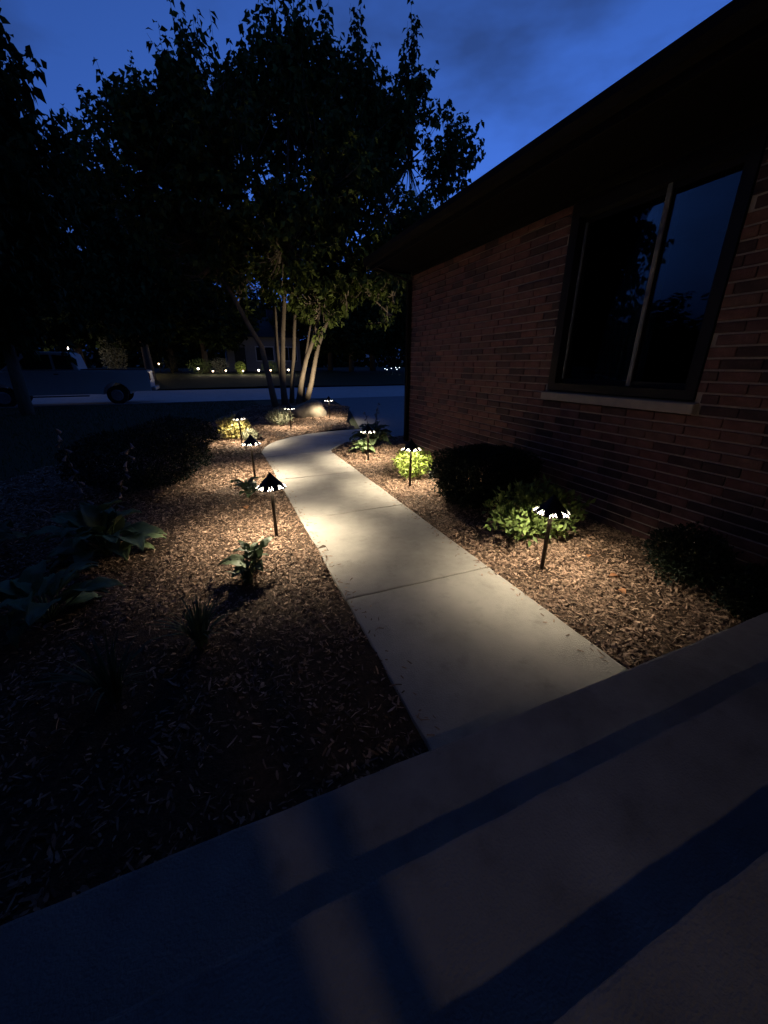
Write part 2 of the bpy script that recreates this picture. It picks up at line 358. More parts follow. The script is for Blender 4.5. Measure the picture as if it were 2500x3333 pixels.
tag(chips('mulch_chips', BEDR, 76000), 'brown shredded bark mulch between the walk and the brick wall', 'mulch')
def stray(n):
    y = RNG.uniform(1.0, 6.8, n); e = np.abs(RNG.normal(scale=.05, size=n))+.012; x = np.where(RNG.random(n) < .5, XL+e, XR-e); C = np.stack([x, y, np.full(n, .0035)], 1); a = RNG.uniform(0, 6.28, n)
    D = np.stack([np.cos(a), np.sin(a), np.zeros(n)], 1); B = np.stack([-np.sin(a), np.cos(a), np.zeros(n)], 1); l = RNG.uniform(.006, .022, n)[:, None]; w = RNG.uniform(.002, .005, n)[:, None]; U_ = np.array([0, 0, .004])
    V = np.stack([C-D*l-B*w, C+D*l-B*w*.5, C+D*l+B*w, C-D*l+B*w, C+U_], 1).reshape(-1, 3); F = (np.array([[0,1,4],[1,2,4],[2,3,4],[3,0,4]])[None]+np.arange(n)[:, None, None]*5).reshape(-1, 3)
    return tag(link('stray_chips', mesh_np('stray_chips', V, F), M['chip']), 'mulch crumbs strewn along both edges of the walk', 'mulch', kind='stuff')
stray(300)
# lawn grass, left and beyond the bed
n = 26000; x = RNG.uniform(-9, 1.5, n*2); y = RNG.uniform(3, 19.2, n*2); kp = ~inpoly(x, y, BEDL) & ~inpoly(x, y, WALKPOLY); x, y = x[kp][:n], y[kp][:n]; n = len(x)
h = RNG.uniform(.04, .09, n); a = RNG.uniform(0, 6.28, n); wv = RNG.uniform(.004, .008, n); lean = RNG.normal(scale=.03, size=(n, 2))
V = np.stack([np.stack([x+np.cos(a)*wv, y+np.sin(a)*wv, np.full(n, -.07)], 1), np.stack([x-np.cos(a)*wv, y-np.sin(a)*wv, np.full(n, -.07)], 1), np.stack([x+lean[:, 0], y+lean[:, 1], -.07+h], 1)], 1).reshape(-1, 3)
tag(link('lawn_grass', mesh_np('lawn_grass', V, np.arange(3*n).reshape(-1, 3)), M['grass']), 'dark mown lawn grass beyond the mulch bed', 'grass', kind='stuff')
# ================================================================== PORCH STEPS
porch = tag(empty('porch_steps', (0, .2, 0)), 'grey concrete entrance steps crossing the foreground below the camera', 'steps')
def slabp(name, x0, x1, y0, y1, z0, z1, bev=.012):
    o = MB().box(x0, x1, y0-.2, y1-.2, z0, z1).obj(name, M['step'], porch, bevel=bev, seg=2); rough_edges(o, .06, .005); return o
slabp('tread', -2.6, 3.40, .52, .885, -.3, .15); slabp('tread', -2.6, 3.40, .155, .535, -.3, .30); slabp('landing', -2.6, 3.40, -2.6, .17, -.3, .45)
# ================================================================== BRICK HOUSE
WX, WY = 3.43, 7.05                      # wall plane, far corner
WIN = (1.95, 3.47, 1.235, 2.93)          # window opening y0 y1 z0 z1
house = tag(empty('brick_house', (WX, WY, 0)), 'long dark red brick house with deep eaves along the right side', 'house')
HO = Vector((WX, WY, 0))
class HB(MB):
    def obj(s, name, mat, parent=None, **kw):
        s.v = [(x-HO.x, y-HO.y, z-HO.z) for x, y, z in s.v]; return MB.obj(s, name, mat, parent, **kw)
T = .012                                 # mortar face sits this far behind the brick faces
y0, y1, z0, z1 = WIN
wallp = HB().box(WX+T, WX+.2, -2.8, y0-.002, -.3, 3.02).box(WX+T, WX+.2, y1+.002, WY-T, -.3, 3.02).box(WX+T, WX+.2, y0-.002, y1+.002, -.3, z0-.115)
wallp.box(WX+T, WX+.2, y0-.002, y1+.002, z1, 3.02)
wallp.box(WX+.2, 12, WY-.2, WY-T, -.3, 3.02).box(11.8, 12, -2.8, WY-.2, -.3, 3.02)
wall = wallp.obj('wall', M['mortar'], house)
# bricks: shared meshes; the ones that show largest are separate, the rest is one part
CH, CL = .0825, .257; bh, bl = CH-.015, CL-.006
def brick_mesh(l):
    return MB().box(-.0, .09, 0, l, 0, bh).mesh('brick', bevel=.003)
bm_cache = {}
cand = []
for r in range(-1, 37):
    zz = r*CH-.02; off = (r % 2)*CL/2+[0, .03, -.05, .07, .02][r % 5]
    yv = WY-off
    first = True
    spans = []
    if off > .03: spans.append((WY-off+.006, WY))
    while yv > -1.2: spans.append((yv-bl, yv)); yv -= CL
    for a, b in spans:
        if zz+bh > 3.0: continue
        if zz+bh > z0-.115 and zz < z1:
            if zz < z0-.115 or True:
                parts = []
                sx = .04 if zz < z0 else 0.
                if a < y0-sx-.006: parts.append((a, min(b, y0-sx-.006)))
                if b > y1+sx+.006: parts.append((max(a, y1+sx+.006), b))
                if zz < z0-.115 and zz+bh > z0-.115: parts = parts
        else: parts = [(a, b)]
        for p, q in parts:
            if q-p > .03: cand.append((p, q, zz))
def vis(c):
    u, v, d = to_px((WX, (c[0]+c[1])/2, c[2]+bh/2))
    return d > .2 and -60 < u < 2560 and -60 < v < 3300
def size(c): return (c[1]-c[0])/((WX**2+((c[0]+c[1])/2)**2+(c[2]-CAM_H)**2)**1.5)
vc = sorted([c for c in cand if vis(c)], key=size, reverse=True); top = vc[:300]; tops = set(top)
rest = [c for c in cand if c not in tops]
for p, q, zz in top:
    l = round(q-p, 3)
    if l not in bm_cache: bm_cache[l] = brick_mesh(l)
    o = link('brick', bm_cache[l], M['brick'], wall); o.location = (random.uniform(-.003, .002), p-WY, zz)
rb = HB()
for p, q, zz in rest: d = random.uniform(-.003, .002); rb.box(WX+d, WX+.05, p, q, zz, zz+bh)
for r in range(-1, 37):                   # far end wall
    zz = r*CH-.02; xx = WX+.055+(r % 2)*.12
    while xx < 9 and zz+bh < 3.0: rb.box(xx, xx+bl, WY-.05, WY, zz, zz+bh); xx += CL
tag(rb.obj('far_bricks', M['brick'], wall), kind='stuff')
# sill, window
HB().add([(WX-.055,y0-.04,z0-.103),(WX+.12,y0-.04,z0-.103),(WX+.12,y1+.04,z0-.103),(WX-.055,y1+.04,z0-.103),
          (WX-.055,y0-.04,z0-.022),(WX+.12,y0-.04,z0-.002),(WX+.12,y1+.04,z0-.002),(WX-.055,y1+.04,z0-.022)],
         [(3,2,1,0),(4,5,6,7),(0,1,5,4),(1,2,6,5),(2,3,7,6),(3,0,4,7)]).obj('window_sill', M['sill'], house, bevel=.006)
win = HB().box(WX-.01,WX+.13,y0,y0+.075,z0,z1).box(WX-.01,WX+.13,y1-.095,y1,z0,z1).box(WX-.01,WX+.13,y0+.075,y1-.095,z0,z0+.075).box(WX-.01,WX+.13,y0+.075,y1-.095,z1-.12,z1).obj('window', M['frame'], house)
ym = 2.56
def sash(a, b, dx):
    s_ = HB().box(WX+dx,WX+dx+.035,a,a+.042,z0+.077,z1-.122).box(WX+dx,WX+dx+.035,b-.042,b,z0+.077,z1-.122).box(WX+dx,WX+dx+.035,a+.042,b-.042,z0+.077,z0+.12).box(WX+dx,WX+dx+.035,a+.042,b-.042,z1-.165,z1-.122).obj('sash', M['frame'], win)
    HB().box(WX+dx+.014,WX+dx+.02,a+.04,b-.04,z0+.118,z1-.163).obj('pane', M['glass'], win)
sash(y0+.077, ym+.01, .045); sash(ym-.01, y1-.097, .085)
HB().box(WX+.028,WX+.043,ym-.028,ym+.012,z0+.078,z1-.123).box(WX+.043,WX+.05,ym-.018,ym-.004,z0+.078,z1-.123).obj('meeting_rail', M['vinyl'], win, bevel=.003)
HB().box(WX+.06,WX+.078,y1-.132,y1-.115,z0+.12,z1-.165).obj('jamb_strip', M['vinyl'], win)
HB().box(WX+.201,WX+2.5,y0-.8,y0-.79,.5,3.0).box(WX+.201,WX+2.5,y1+.79,y1+.8,.5,3.0).box(WX+2.5,WX+2.52,y0-.8,y1+.8,.5,3.0).box(WX+.201,WX+2.5,y0-.79,y1+.79,.48,.5).box(WX+.201,WX+2.5,y0-.79,y1+.79,3.0,3.018).obj('room', M['room'], house)
cv = HB(); nn = 60
for i in range(nn+1):
    yy = ym+.02+(y1-.1-ym-.02)*i/nn; xx = WX+.24+.02*math.sin(i*1.3)+.008*math.sin(i*.53)
    cv.v += [(xx, yy, z0-.1), (xx, yy, z1-.03)]
for i in range(nn): cv.f.append((2*i, 2*i+2, 2*i+3, 2*i+1))
cv.obj('curtain', M['curtain'], win, smooth=True)
# roof, soffit, fascia, gutter, downspout
EX, EY = 2.73, WY+.10
HB().box(WX-.03, WX-.004, -2.5, WY-.11, 2.935, 3.02).obj('frieze_board', M['fascia'], house)
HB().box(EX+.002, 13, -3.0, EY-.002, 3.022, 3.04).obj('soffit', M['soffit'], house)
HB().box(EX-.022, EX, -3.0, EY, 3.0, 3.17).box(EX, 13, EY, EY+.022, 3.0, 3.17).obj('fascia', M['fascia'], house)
rf = HB().add([(EX-.06,-3.0,3.175),(EX-.06,EY+.06,3.175),(13,EY+.06,3.175),(13,-3.0,3.175),(8,-3.0,4.9),(8,2.2,4.9),(EX-.06,-3.0,3.21),(EX-.06,EY+.06,3.21),(13,EY+.06,3.21),(13,-3.0,3.21)],
        [(0,1,2,3),(0,6,7,1),(1,7,8,2),(6,4,5,7),(7,5,8),(8,5,4,9),(0,3,9,4,6),(2,8,9,3)]).obj('roof', M['shingle'], house)
gt = HB()
for i, (dx, dz) in enumerate([(-.024,.165),(-.024,.06),(-.10,.06),(-.125,.11),(-.125,.17),(-.118,.17),(-.118,.112),(-.097,.068),(-.03,.068),(-.03,.165)]): gt.v += [(EX+dx,-3.0,3.0+dz),(EX+dx,EY+.05,3.0+dz)]
for i in range(10): j = (i+1) % 10; gt.f.append((2*i, 2*i+1, 2*j+1, 2*j))
gt.f += [tuple(range(0, 20, 2)), tuple(range(1, 20, 2))[::-1]]
gt.obj('gutter', M['fascia'], house)
HB().box(WX-.085,WX-.012,WY-.10,WY-.02,.06,2.86).add([(WX-.085,WY-.1,2.86),(WX-.012,WY-.1,2.86),(WX-.012,WY-.02,2.86),(WX-.085,WY-.02,2.86),(EX+.02,WY-.1,3.02),(EX+.1,WY-.1,3.02),(EX+.1,WY-.02,3.02),(EX+.02,WY-.02,3.02)],[(0,1,5,4),(1,2,6,5),(2,3,7,6),(3,0,4,7)]).obj('downspout', M['fascia'], house, bevel=.006)
# entrance behind the camera: wall, lantern, porch roof carried forward for shade, and added shadow blockers
HB().box(-3.2, WX-.0, -2.8, -2.6, -.3, 3.02).obj('entry_wall', M['brick'], house)
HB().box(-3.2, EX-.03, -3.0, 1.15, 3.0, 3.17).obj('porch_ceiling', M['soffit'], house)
HB().box(-3.2, EX-.03, .95, 1.13, 2.68, 3.0).box(-3.2, -3.0, -2.6, .95, 2.68, 3.0).obj('sky_block_beam', M['fascia'], house)  # unseen header, added to cut sky light reaching the steps
HB().box(-.15, .17, -.65, -.33, .45, 3.0).box(-.18, .20, -.68, -.30, .45, .56).obj('broad_shadow_caster', M['fascia'], house, bevel=.008)  # added blocker: throws the broad shadow of the person at the camera
HB().box(.245, .30, -.42, -.36, .45, 3.0).obj('narrow_shadow_caster', M['fascia'], house, bevel=.008)  # added slim blocker for the narrow strip of that same person's shadow
lan = tag(empty('porch_light', (.4, -1.55, 2.62)), 'small round ceiling light behind the viewer over the steps', 'lamp')
MB().lathe([(0,.38),(.075,.38),(.075,.352),(.02,.34),(.02,.12),(.06,.10),(.001,.09)], 20).obj('mount', M['bronze'], lan, smooth=True)
MB().lathe([(.001,.09),(.04,.08),(.055,.05),(.045,.018),(.001,.0)], 20).obj('globe', emitter('porch_globe', (1., .8, .62), 1.2), lan, smooth=True)
point('bulb', (0, 0, -.07), PORCH_W, (1., .80, .66), .05, lan)
# ================================================================== PATH LAMPS
def cone_r(z, zr): return .012+(.480+zr-z)/.125*.118
def make_lamp():
    root = empty('path_lamp'); zr = .115           # rim at .48, apex at .595
    MB().tube([(0,0,-.12),(0,0,.42),(0,0,.455),(0,0,.50)], [.0155,.0155,.006,.006], 14).obj('post', M['bronze'], root, smooth=True)
    MB().lathe([(.0001,.620),(.006,.617),(.012,.606),(.034,.581),(.074,.536),(.106,.503),(.107,.500),(.073,.530),(.03,.575),(.0001,.592)], 40).obj('cap', M['bronze'], root, smooth=True)
    MB().lathe([(.1055,.5035),(.127,.484),(.129,.480),(.126,.479),(.1055,.499)], 40).obj('rim_band', M['bronze'], root, smooth=True)
    MB().tube([(0,0,.499),(0,0,.58)], .002, 6).obj('socket', M['bronze'], root, smooth=True)
    V = []; F = []
    for c in range(8):
        a0 = 2*math.pi*c/8+.1
        for j in range(5):
            a = a0+(j-2)*.088; up = (j % 2)*.012+random.uniform(-.004, .004); s = random.uniform(.7, 1.15); sl = random.uniform(-.03, .10)
            for da, dz in ((-.015, -.003), (.004, -.008), (.016+sl*.4, .002), (.002+sl, .011)):
                z = .4915+up+dz*s; aa = a+da*s; r = .1065+(.503-z)*1.11+.0022
                V.append((r*math.cos(aa), r*math.sin(aa), z))
            b = len(V)-4; F.append((b, b+1, b+2, b+3))
    me = bpy.data.meshes.new('leaf_cutouts'); me.from_pydata(V, [], F); link('leaf_cutouts', me, M['cutout'], root)
    return root
lamp0 = make_lamp()
LAMPS = [((2.16,1.98), 'nearest black cone path lamp in mulch beside the brick wall and green shrub'),
         ((2.19,4.38), 'black cone path lamp in front of the lime green shrub'),
         ((2.20,6.00), 'black cone path lamp in front of the pale hosta at house corner'),
         ((.33,3.41), 'nearest black cone path lamp left of the walk, above the small hosta'),
         ((.33,5.55), 'second black cone path lamp left of the walk, before the bend'),
         ((.33,8.35), 'path lamp beside the yellow leaved shrub left of the bend'),
         ((1.58,9.86), 'path lamp in front of the boulder and tree stems'),
         ((2.83,10.85), 'farthest path lamp, right of the boulder at the driveway')]
for i, ((x, y), lab) in enumerate(LAMPS):
    o = lamp0 if i == 0 else copy_tree(lamp0)
    o.location = (x, y, float(bed_z(x, y))+.005); o.rotation_euler = (random.uniform(-.02, .02), random.uniform(-.02, .02), i*.7)
    o.scale = (1, 1, 1); tag(o, lab, 'path lamp', 'path lamps along the walk')
    point('bulb', (0, 0, .542), PATH_W, (1., .84, .60), .024, o)
    point('bulb', (0, 0, .506), PATH_W*.10, (1., .84, .62), .02, o)      # light that leaves low, under the openwork rim
# ================================================================== PLANTS
def hosta_leaf_mesh(L_, Wd, stalk, seed):
    """petiole and arched, pointed, slightly ribbed blade; grows along +Y from the clump centre"""
    r = random.Random(seed); V = []; F = []; n, m = 9, 7
    pts = []; y, z, ang = 0., 0., r.uniform(.95, 1.25); ds = stalk/3
    for i in range(4): pts.append((y, z)); y += math.cos(ang)*ds; z += math.sin(ang)*ds
    for (py_, pz) in pts:
        for k in range(3): a = 2.1*k+.5; V.append((.006*math.cos(a), py_, pz+.006*math.sin(a)))
    for i in range(3):
        for k in range(3): F.append((i*3+k, i*3+(k+1) % 3, (i+1)*3+(k+1) % 3, (i+1)*3+k))
    y, z = pts[-1]; b0 = len(V); ds = L_/(n-1); ang2 = ang*.75; cup = r.uniform(.15, .45)
    for i in range(n):
        t = i/(n-1); w = Wd*(math.sin(math.pi*min(1, t**.62*1.0)))**.85*(1-.25*t)+.001
        for j in range(m):
            s = j/(m-1)*2-1
            rib = .0035*math.cos(s*9.4)*(1 if 0 < i < n-1 else 0)
            V.append((s*w*.5, y-abs(s)*w*.06*math.sin(ang2), z+cup*w*.5*s*s+rib+.006*math.sin(i*2.1+s*3+seed)))
        y += math.cos(ang2)*ds; z += math.sin(ang2)*ds; ang2 -= r.uniform(1.3, 2.0)/n
    for i in range(n-1):
        for j in range(m-1): F.append((b0+i*m+j, b0+i*m+j+1, b0+(i+1)*m+j+1, b0+(i+1)*m+j))
    me = bpy.data.meshes.new('leaf'); me.from_pydata(V, [], F)
    for p in me.polygons: p.use_smooth = True
    return me
HLEAF = [hosta_leaf_mesh(.19, .125, .13, 1), hosta_leaf_mesh(.17, .10, .16, 2), hosta_leaf_mesh(.22, .15, .10, 3), hosta_leaf_mesh(.16, .085, .19, 4)]
HDARK = []; HPALE = []
for me in HLEAF: a = me.copy(); a.materials.append(M['hosta']); HDARK.append(a); b = me.copy(); b.materials.append(M['hostalight']); HPALE.append(b)
def hosta(loc, size, nleaf, label, pale=False, flat=0., stalks=(), seed=0):
    r = random.Random(seed); z = float(bed_z(loc[0], loc[1]))
    root = tag(empty('hosta', (loc[0], loc[1], z)), label, 'hosta', 'hostas in the mulch beds'); pool = HPALE if pale else HDARK
    for i in range(nleaf):
        o = link('leaf', r.choice(pool), None, root); t = i/nleaf
        tilt = (t-.55)*.9+flat+r.uniform(-.15, .15)                   # inner leaves upright, outer ones lie low
        o.rotation_euler = (Matrix.Rotation(i*2.399+r.uniform(-.3, .3), 4, 'Z') @ Matrix.Rotation(-tilt, 4, 'X') @ Matrix.Rotation(r.uniform(-.3, .3), 4, 'Y')).to_euler()
        o.scale = [size*r.uniform(.8, 1.2)]*3
    for (dx, dy, h, nf) in stalks:
        pts = [(0, 0, 0), (dx*.3, dy*.3, h*.35), (dx*.7, dy*.7, h*.7), (dx, dy, h)]
        st = MB().tube(pts, [.006,.005,.004,.003], 5).obj('flower_stalk', M['stem'], root)
        for q in range(nf):
            f = .45+.55*q/max(1, nf-1); a = q*2.4; px_ = Vector(pts[2]).lerp(Vector(pts[3]), max(0, (f-.7)/.3)) if f > .7 else Vector(pts[1]).lerp(Vector(pts[2]), (f-.35)/.35)
            d = Vector((math.cos(a), math.sin(a), -.9)).normalized(); fl = MB()
            fl.tube([px_, px_+d*.012, px_+d*.034, px_+d*.05+Vector((0,0,-.005))], [.0025,.006,.011,.016], 6, cap=False); fl.obj('flower', M['flower'], st, smooth=True)
    return root
def shrub(name, label, loc, rx, ry, h, nl, ll, lw, mat, cat='shrub', shape='round', seed=0, updir=.5, shell=3., z=None, group='shrubs in the beds', droop=.15, stems=9, rough=1.):
    rg = np.random.default_rng(seed); zb = float(bed_z(loc[0], loc[1])) if z is None else z
    root = tag(empty(name, (loc[0], loc[1], zb)), label, cat, group)
    s = MB()
    ends = []
    for i in range(stems):
        a = i*2.4+rg.uniform(-.3, .3); q = rg.uniform(.3, .85); e = Vector((math.cos(a)*rx*q, math.sin(a)*ry*q, h*rg.uniform(.55, .92)))
        s.tube([(0, 0, -.02), (e.x*.35, e.y*.35, e.z*.5), e], [.010*h/.5+.002, .006*h/.5+.001, .002], 5); ends.append(e)
    s.obj('stem', M['stem'], root)
    d = norm(rg.normal(size=(nl, 3))); rad = rg.random(nl)**(1/shell)
    if shape == 'box':
        p4 = (np.abs(d)**7).sum(1)**(1/7); d = d/p4[:, None]*.85+d*.15
    lump = np.array([1+rough*.14*noise.noise(Vector(v)*2.3+Vector((seed, 0, 0)))+rough*.10*noise.noise(Vector(v)*5.1+Vector((0, seed, 0))) for v in d])
    P = d*(rad*lump)[:, None]*np.array([rx, ry, h*.5])+np.array([0, 0, h*.52])
    P[:, 2] = np.abs(P[:, 2]-.01)+.01
    A = d*.8+rg.normal(size=(nl, 3))*.6+np.array([0, 0, updir]); Nn = norm(d+rg.normal(size=(nl, 3))*.6+np.array([0, 0, .5]))
    Vv, F = leaf_batch(P, A, Nn, rg.uniform(.7, 1.25, nl)*ll, rg.uniform(.75, 1.2, nl)*lw, droop=droop)
    tag(link('foliage', mesh_np('foliage', Vv, F), mat, root), kind='stuff')
    return root
# right of the walk
shrub('lime_shrub', 'lime green shrub lit by the path lamp, second along the wall', (2.40,4.72), .27, .25, .42, 1500, .038, .022, M['lime'], seed=1, stems=12)
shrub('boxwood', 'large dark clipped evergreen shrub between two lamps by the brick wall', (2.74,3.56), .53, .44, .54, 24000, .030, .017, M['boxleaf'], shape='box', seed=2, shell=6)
shrub('leafy_shrub', 'bright green leafy shrub behind the nearest lamp by the wall', (2.52,2.50), .46, .35, .46, 1500, .072, .036, M['green'], seed=3, shell=2.0, stems=16, rough=2.4)
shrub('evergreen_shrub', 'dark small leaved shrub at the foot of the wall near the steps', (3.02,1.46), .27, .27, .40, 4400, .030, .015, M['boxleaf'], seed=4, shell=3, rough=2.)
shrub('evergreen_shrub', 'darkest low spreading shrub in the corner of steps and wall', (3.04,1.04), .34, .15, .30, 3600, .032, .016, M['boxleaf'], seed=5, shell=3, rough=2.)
hosta((2.30,6.55), .95, 22, 'pale green hosta behind the third lamp on the right', pale=True, seed=1)
hosta((2.66,6.95), 1.5, 52, 'big dark blue green hosta at the house corner with flower stalks', seed=2, stalks=((.25,.35,.78,9),(-.05,.3,.62,7),(.12,.1,.70,6)))
# left of the walk
hosta((.08,2.84), .85, 15, 'small upright hosta right before the nearest left lamp', flat=-.25, seed=3)
hosta((.18,4.62), .90, 15, 'dark hosta behind the cap of the nearest left lamp', seed=4, flat=.1)
hosta((-1.02,3.52), 1.45, 38, 'largest hosta clump in the left bed with two tall flower stalks', pale=True, seed=5, stalks=((-.18,.25,1.02,12),(.28,.32,.86,11)))
hosta((-1.15,2.62), 1.4, 20, 'dim broad leaved hosta left of the bed, nearest the steps', pale=True, seed=6, flat=.2)
hosta((-2.0,3.9), 1.5, 16, 'shadowed hosta at the left picture edge with one flower stalk', seed=7, stalks=((.15,-.1,.78,9),))
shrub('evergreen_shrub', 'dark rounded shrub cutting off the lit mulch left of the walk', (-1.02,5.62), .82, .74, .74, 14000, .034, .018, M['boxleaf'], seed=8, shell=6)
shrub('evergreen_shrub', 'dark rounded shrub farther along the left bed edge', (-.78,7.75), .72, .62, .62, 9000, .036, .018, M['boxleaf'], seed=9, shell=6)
shrub('yellow_shrub', 'yellow leaved shrub behind the lamp left of the bend', (.22,8.85), .34, .26, .46, 1100, .060, .034, M['yellow'], seed=10, stems=12)
shrub('silver_plant', 'pale tufted plant beside the lamp at the boulder', (1.42,10.55), .32, .28, .40, 900, .10, .022, M['silver'], seed=11, updir=1.2, cat='plant', stems=10)
shrub('silver_plant', 'low pale green plant under the yellow leaved shrub', (.52,8.62), .17, .16, .22, 420, .06, .024, M['silver'], seed=12, updir=.9, cat='plant')
def strap_plant(loc, n_, h, label, seed):
    r = random.Random(seed); z = float(bed_z(*loc)); root = tag(empty('grassy_plant', (*loc, z)), label, 'plant', 'strap leaved plants by the steps')
    b = MB()
    for i in range(n_):
        a = r.uniform(0, 6.28); d = Vector((math.cos(a), math.sin(a), 0)); p = Vector((-d.y, d.x, 0)); L_ = h*r.uniform(.6, 1.15); lean = r.uniform(.15, 1.1); V = []
        for k in range(6):
            t = k/5; c = d*(.03+L_*.75*lean*t*t)+Vector((0, 0, L_*(t-.42*lean*t*t))); w = .008*(1-t**2.5)+.0006
            V += [c+p*w, c-p*w+Vector((0, 0, .002))]
        b.add(V, [(2*k, 2*k+1, 2*k+3, 2*k+2) for k in range(5)])
    tag(b.obj('foliage', M['hosta'], root), kind='stuff')
strap_plant((-.28,2.05), 60, .30, 'dim tuft of narrow strap leaves left of the walk', 1)
strap_plant((-.66,1.8), 60, .34, 'unlit tuft of strap leaves nearest the steps', 2)
strap_plant((.02,2.70), 26, .20, 'short strap leaves at the foot of the small upright hosta', 3)
def fallen_leaf(loc, rz, s, label):
    z = float(bed_z(*loc))+.016; V, F = [], []
    for i in range(7):
        t = i/6; w = .03*math.sin(math.pi*t**.8)+.001
        for j in (-1, 0, 1): V.append((j*w, t*.085-.04, .012*abs(j)*math.sin(math.pi*t)+.006*math.sin(5*t)))
    for i in range(6):
        for j in range(2): F.append((i*3+j, i*3+j+1, i*3+j+4, i*3+j+3))
    me = bpy.data.meshes.new('fallen_leaf'); me.from_pydata(V, [], F); o = link('fallen_leaf', me, M['deadleaf']); o.location = (*loc, z); o.rotation_euler = (.1, .15, rz); o.scale = (s, s, s)
    tag(o, label, 'leaf', 'fallen leaves on the mulch')
fallen_leaf((.11,4.28), .4, 1.2, 'orange fallen leaf on mulch behind the nearest left lamp'); fallen_leaf((2.55,1.66), 1.2, .9, 'tan fallen leaf on mulch right of the nearest right lamp')
fallen_leaf((2.62,1.95), 2.2, .6, 'small curled fallen leaf on mulch near the wall'); fallen_leaf((2.43,1.50), 2.9, .8, 'dark edged fallen leaf nearest the steps on right mulch')
# boulder
bm = bmesh.new(); bmesh.ops.create_icosphere(bm, subdivisions=4, radius=1)
for v in bm.verts:
    c = v.co.copy(); d = 1+.20*noise.noise(c*1.2+Vector((3, 1, 0)))+.07*noise.noise(c*3.1)+.02*noise.noise(c*9)
    v.co = Vector((c.x*.54*d, c.y*.40*d, max(-.12, c.z*.36*d*(1+.30*c.x-.25*c.x*c.x))))
me = bpy.data.meshes.new('boulder'); bm.to_mesh(me); bm.free()
for p in me.polygons: p.use_smooth = True
o = link('boulder', me, M['rock']); o.location = (2.42, 11.62, .14); o.rotation_euler = (0, .06, -.25); tag(o, 'tan rounded boulder at the foot of the multi stemmed tree', 'boulder')
# ================================================================== TREES
def crown_mesh(name, lobes, per, ll, lw, seed, gap=.12, spires=()):
    """sprays of drooping leaves along shoots spread through the lobes; lobes: centre, radii, number of sprays"""
    rg = np.random.default_rng(seed); SP = []; SD = []; SL = []
    for c, r, n_ in lobes:
        d = norm(rg.normal(size=(n_, 3))); q = rg.random(n_)**(1/2.2); P = np.array(c)+d*q[:, None]*np.array(r)
        keep = np.array([noise.noise(Vector(p)*.55+Vector((seed, 0, 0)))+.5*noise.noise(Vector(p)*1.5) > -.42+gap for p in P])
        P, d = P[keep], d[keep]; SP.append(P); SD.append(norm(d*.7+np.array([0, 0, .55])+rg.normal(size=P.shape)*.35)); SL.append(rg.uniform(.35, .85, len(P)))
    for p, h in spires: SP.append(np.array([p])); SD.append(np.array([[rg.normal()*.06, rg.normal()*.06, 1.]])); SL.append(np.array([h]))
    P = np.concatenate(SP); D = np.concatenate(SD); Ls = np.concatenate(SL); k = per
    t = (np.arange(k)+.5)/k; n_ = len(P)
    C = (P[:, None]+D[:, None]*(Ls[:, None]*t[None])[..., None]).reshape(-1, 3)+rg.normal(scale=.03, size=(n_*k, 3))
    Dr = np.repeat(D, k, 0); A = rg.normal(size=(n_*k, 3)); A -= Dr*(A*Dr).sum(1, keepdims=True)*.8; A = norm(A)+np.array([0, 0, -.75])+Dr*.25
    Nn = norm(rg.normal(size=(n_*k, 3))*.7+np.array([0, 0, 1.0])); s = rg.uniform(.7, 1.2, n_*k)
    V, F = leaf_batch(C, A, Nn, s*ll, s*lw*rg.uniform(.85, 1.15, n_*k), fold=.2, droop=.2)
    return mesh_np(name, V, F), P, D, Ls
def twigs(b, P, D, Ls, hubs, step=1):
    hubs = [Vector(h) for h in hubs]
    for i in range(0, len(P), step):
        p = Vector(P[i]); h = min(hubs, key=lambda q: (q-p).length); e = p+Vector(D[i])*float(Ls[i]); m = h.lerp(p, .55)+Vector((0, 0, -.15))
        b.tube([h, m, p, e], [.022, .013, .008, .003], 3, cap=False)
TY = 13.8
troot = tag(empty('multi_stem_tree', (2.45, TY, 0)), 'tall multi stemmed tree with spreading dark leafy crown beyond the walk', 'tree'); TO = Vector((2.45, TY, 0))
def rel(p, o=TO): return tuple(Vector(p)-o)
STEMS = [([(900,1330),(877,1236),(852,1130),(809,1057),(770,985),(700,860)], .10, -.25), ([(927,1330),(920,1250),(908,1187),(900,1120),(896,1020),(870,880)], .085, .25), ([(930,1330),(922,1260),(920,1187),(920,1091),(925,980),(930,780)], .105, -.1),
         ([(950,1330),(951,1250),(956,1163),(958,1070),(965,900)], .08, .1), ([(968,1330),(982,1236),(997,1168),(1016,1115),(1031,1057),(1060,900)], .088, -.3), ([(990,1330),(1014,1245),(1024,1187),(1036,1125),(1060,1060),(1120,930)], .09, -.2), ([(985,1290),(990,1200),(1000,1130),(1010,1060),(1020,950)], .045, .3)]
hubs = []
for pts, r, dy in STEMS:
    w = [at_y(x, y, TY+dy*(1+.8*i/len(pts))) for i, (x, y) in enumerate(pts)]; w[0].z = .0; hubs.append(w[-1])
    MB().tube([rel(p) for p in w], [r*1.25]+[r*(1-.55*i/len(w)) for i in range(1, len(w))], 10).obj('stem', M['bark'], troot, smooth=True)
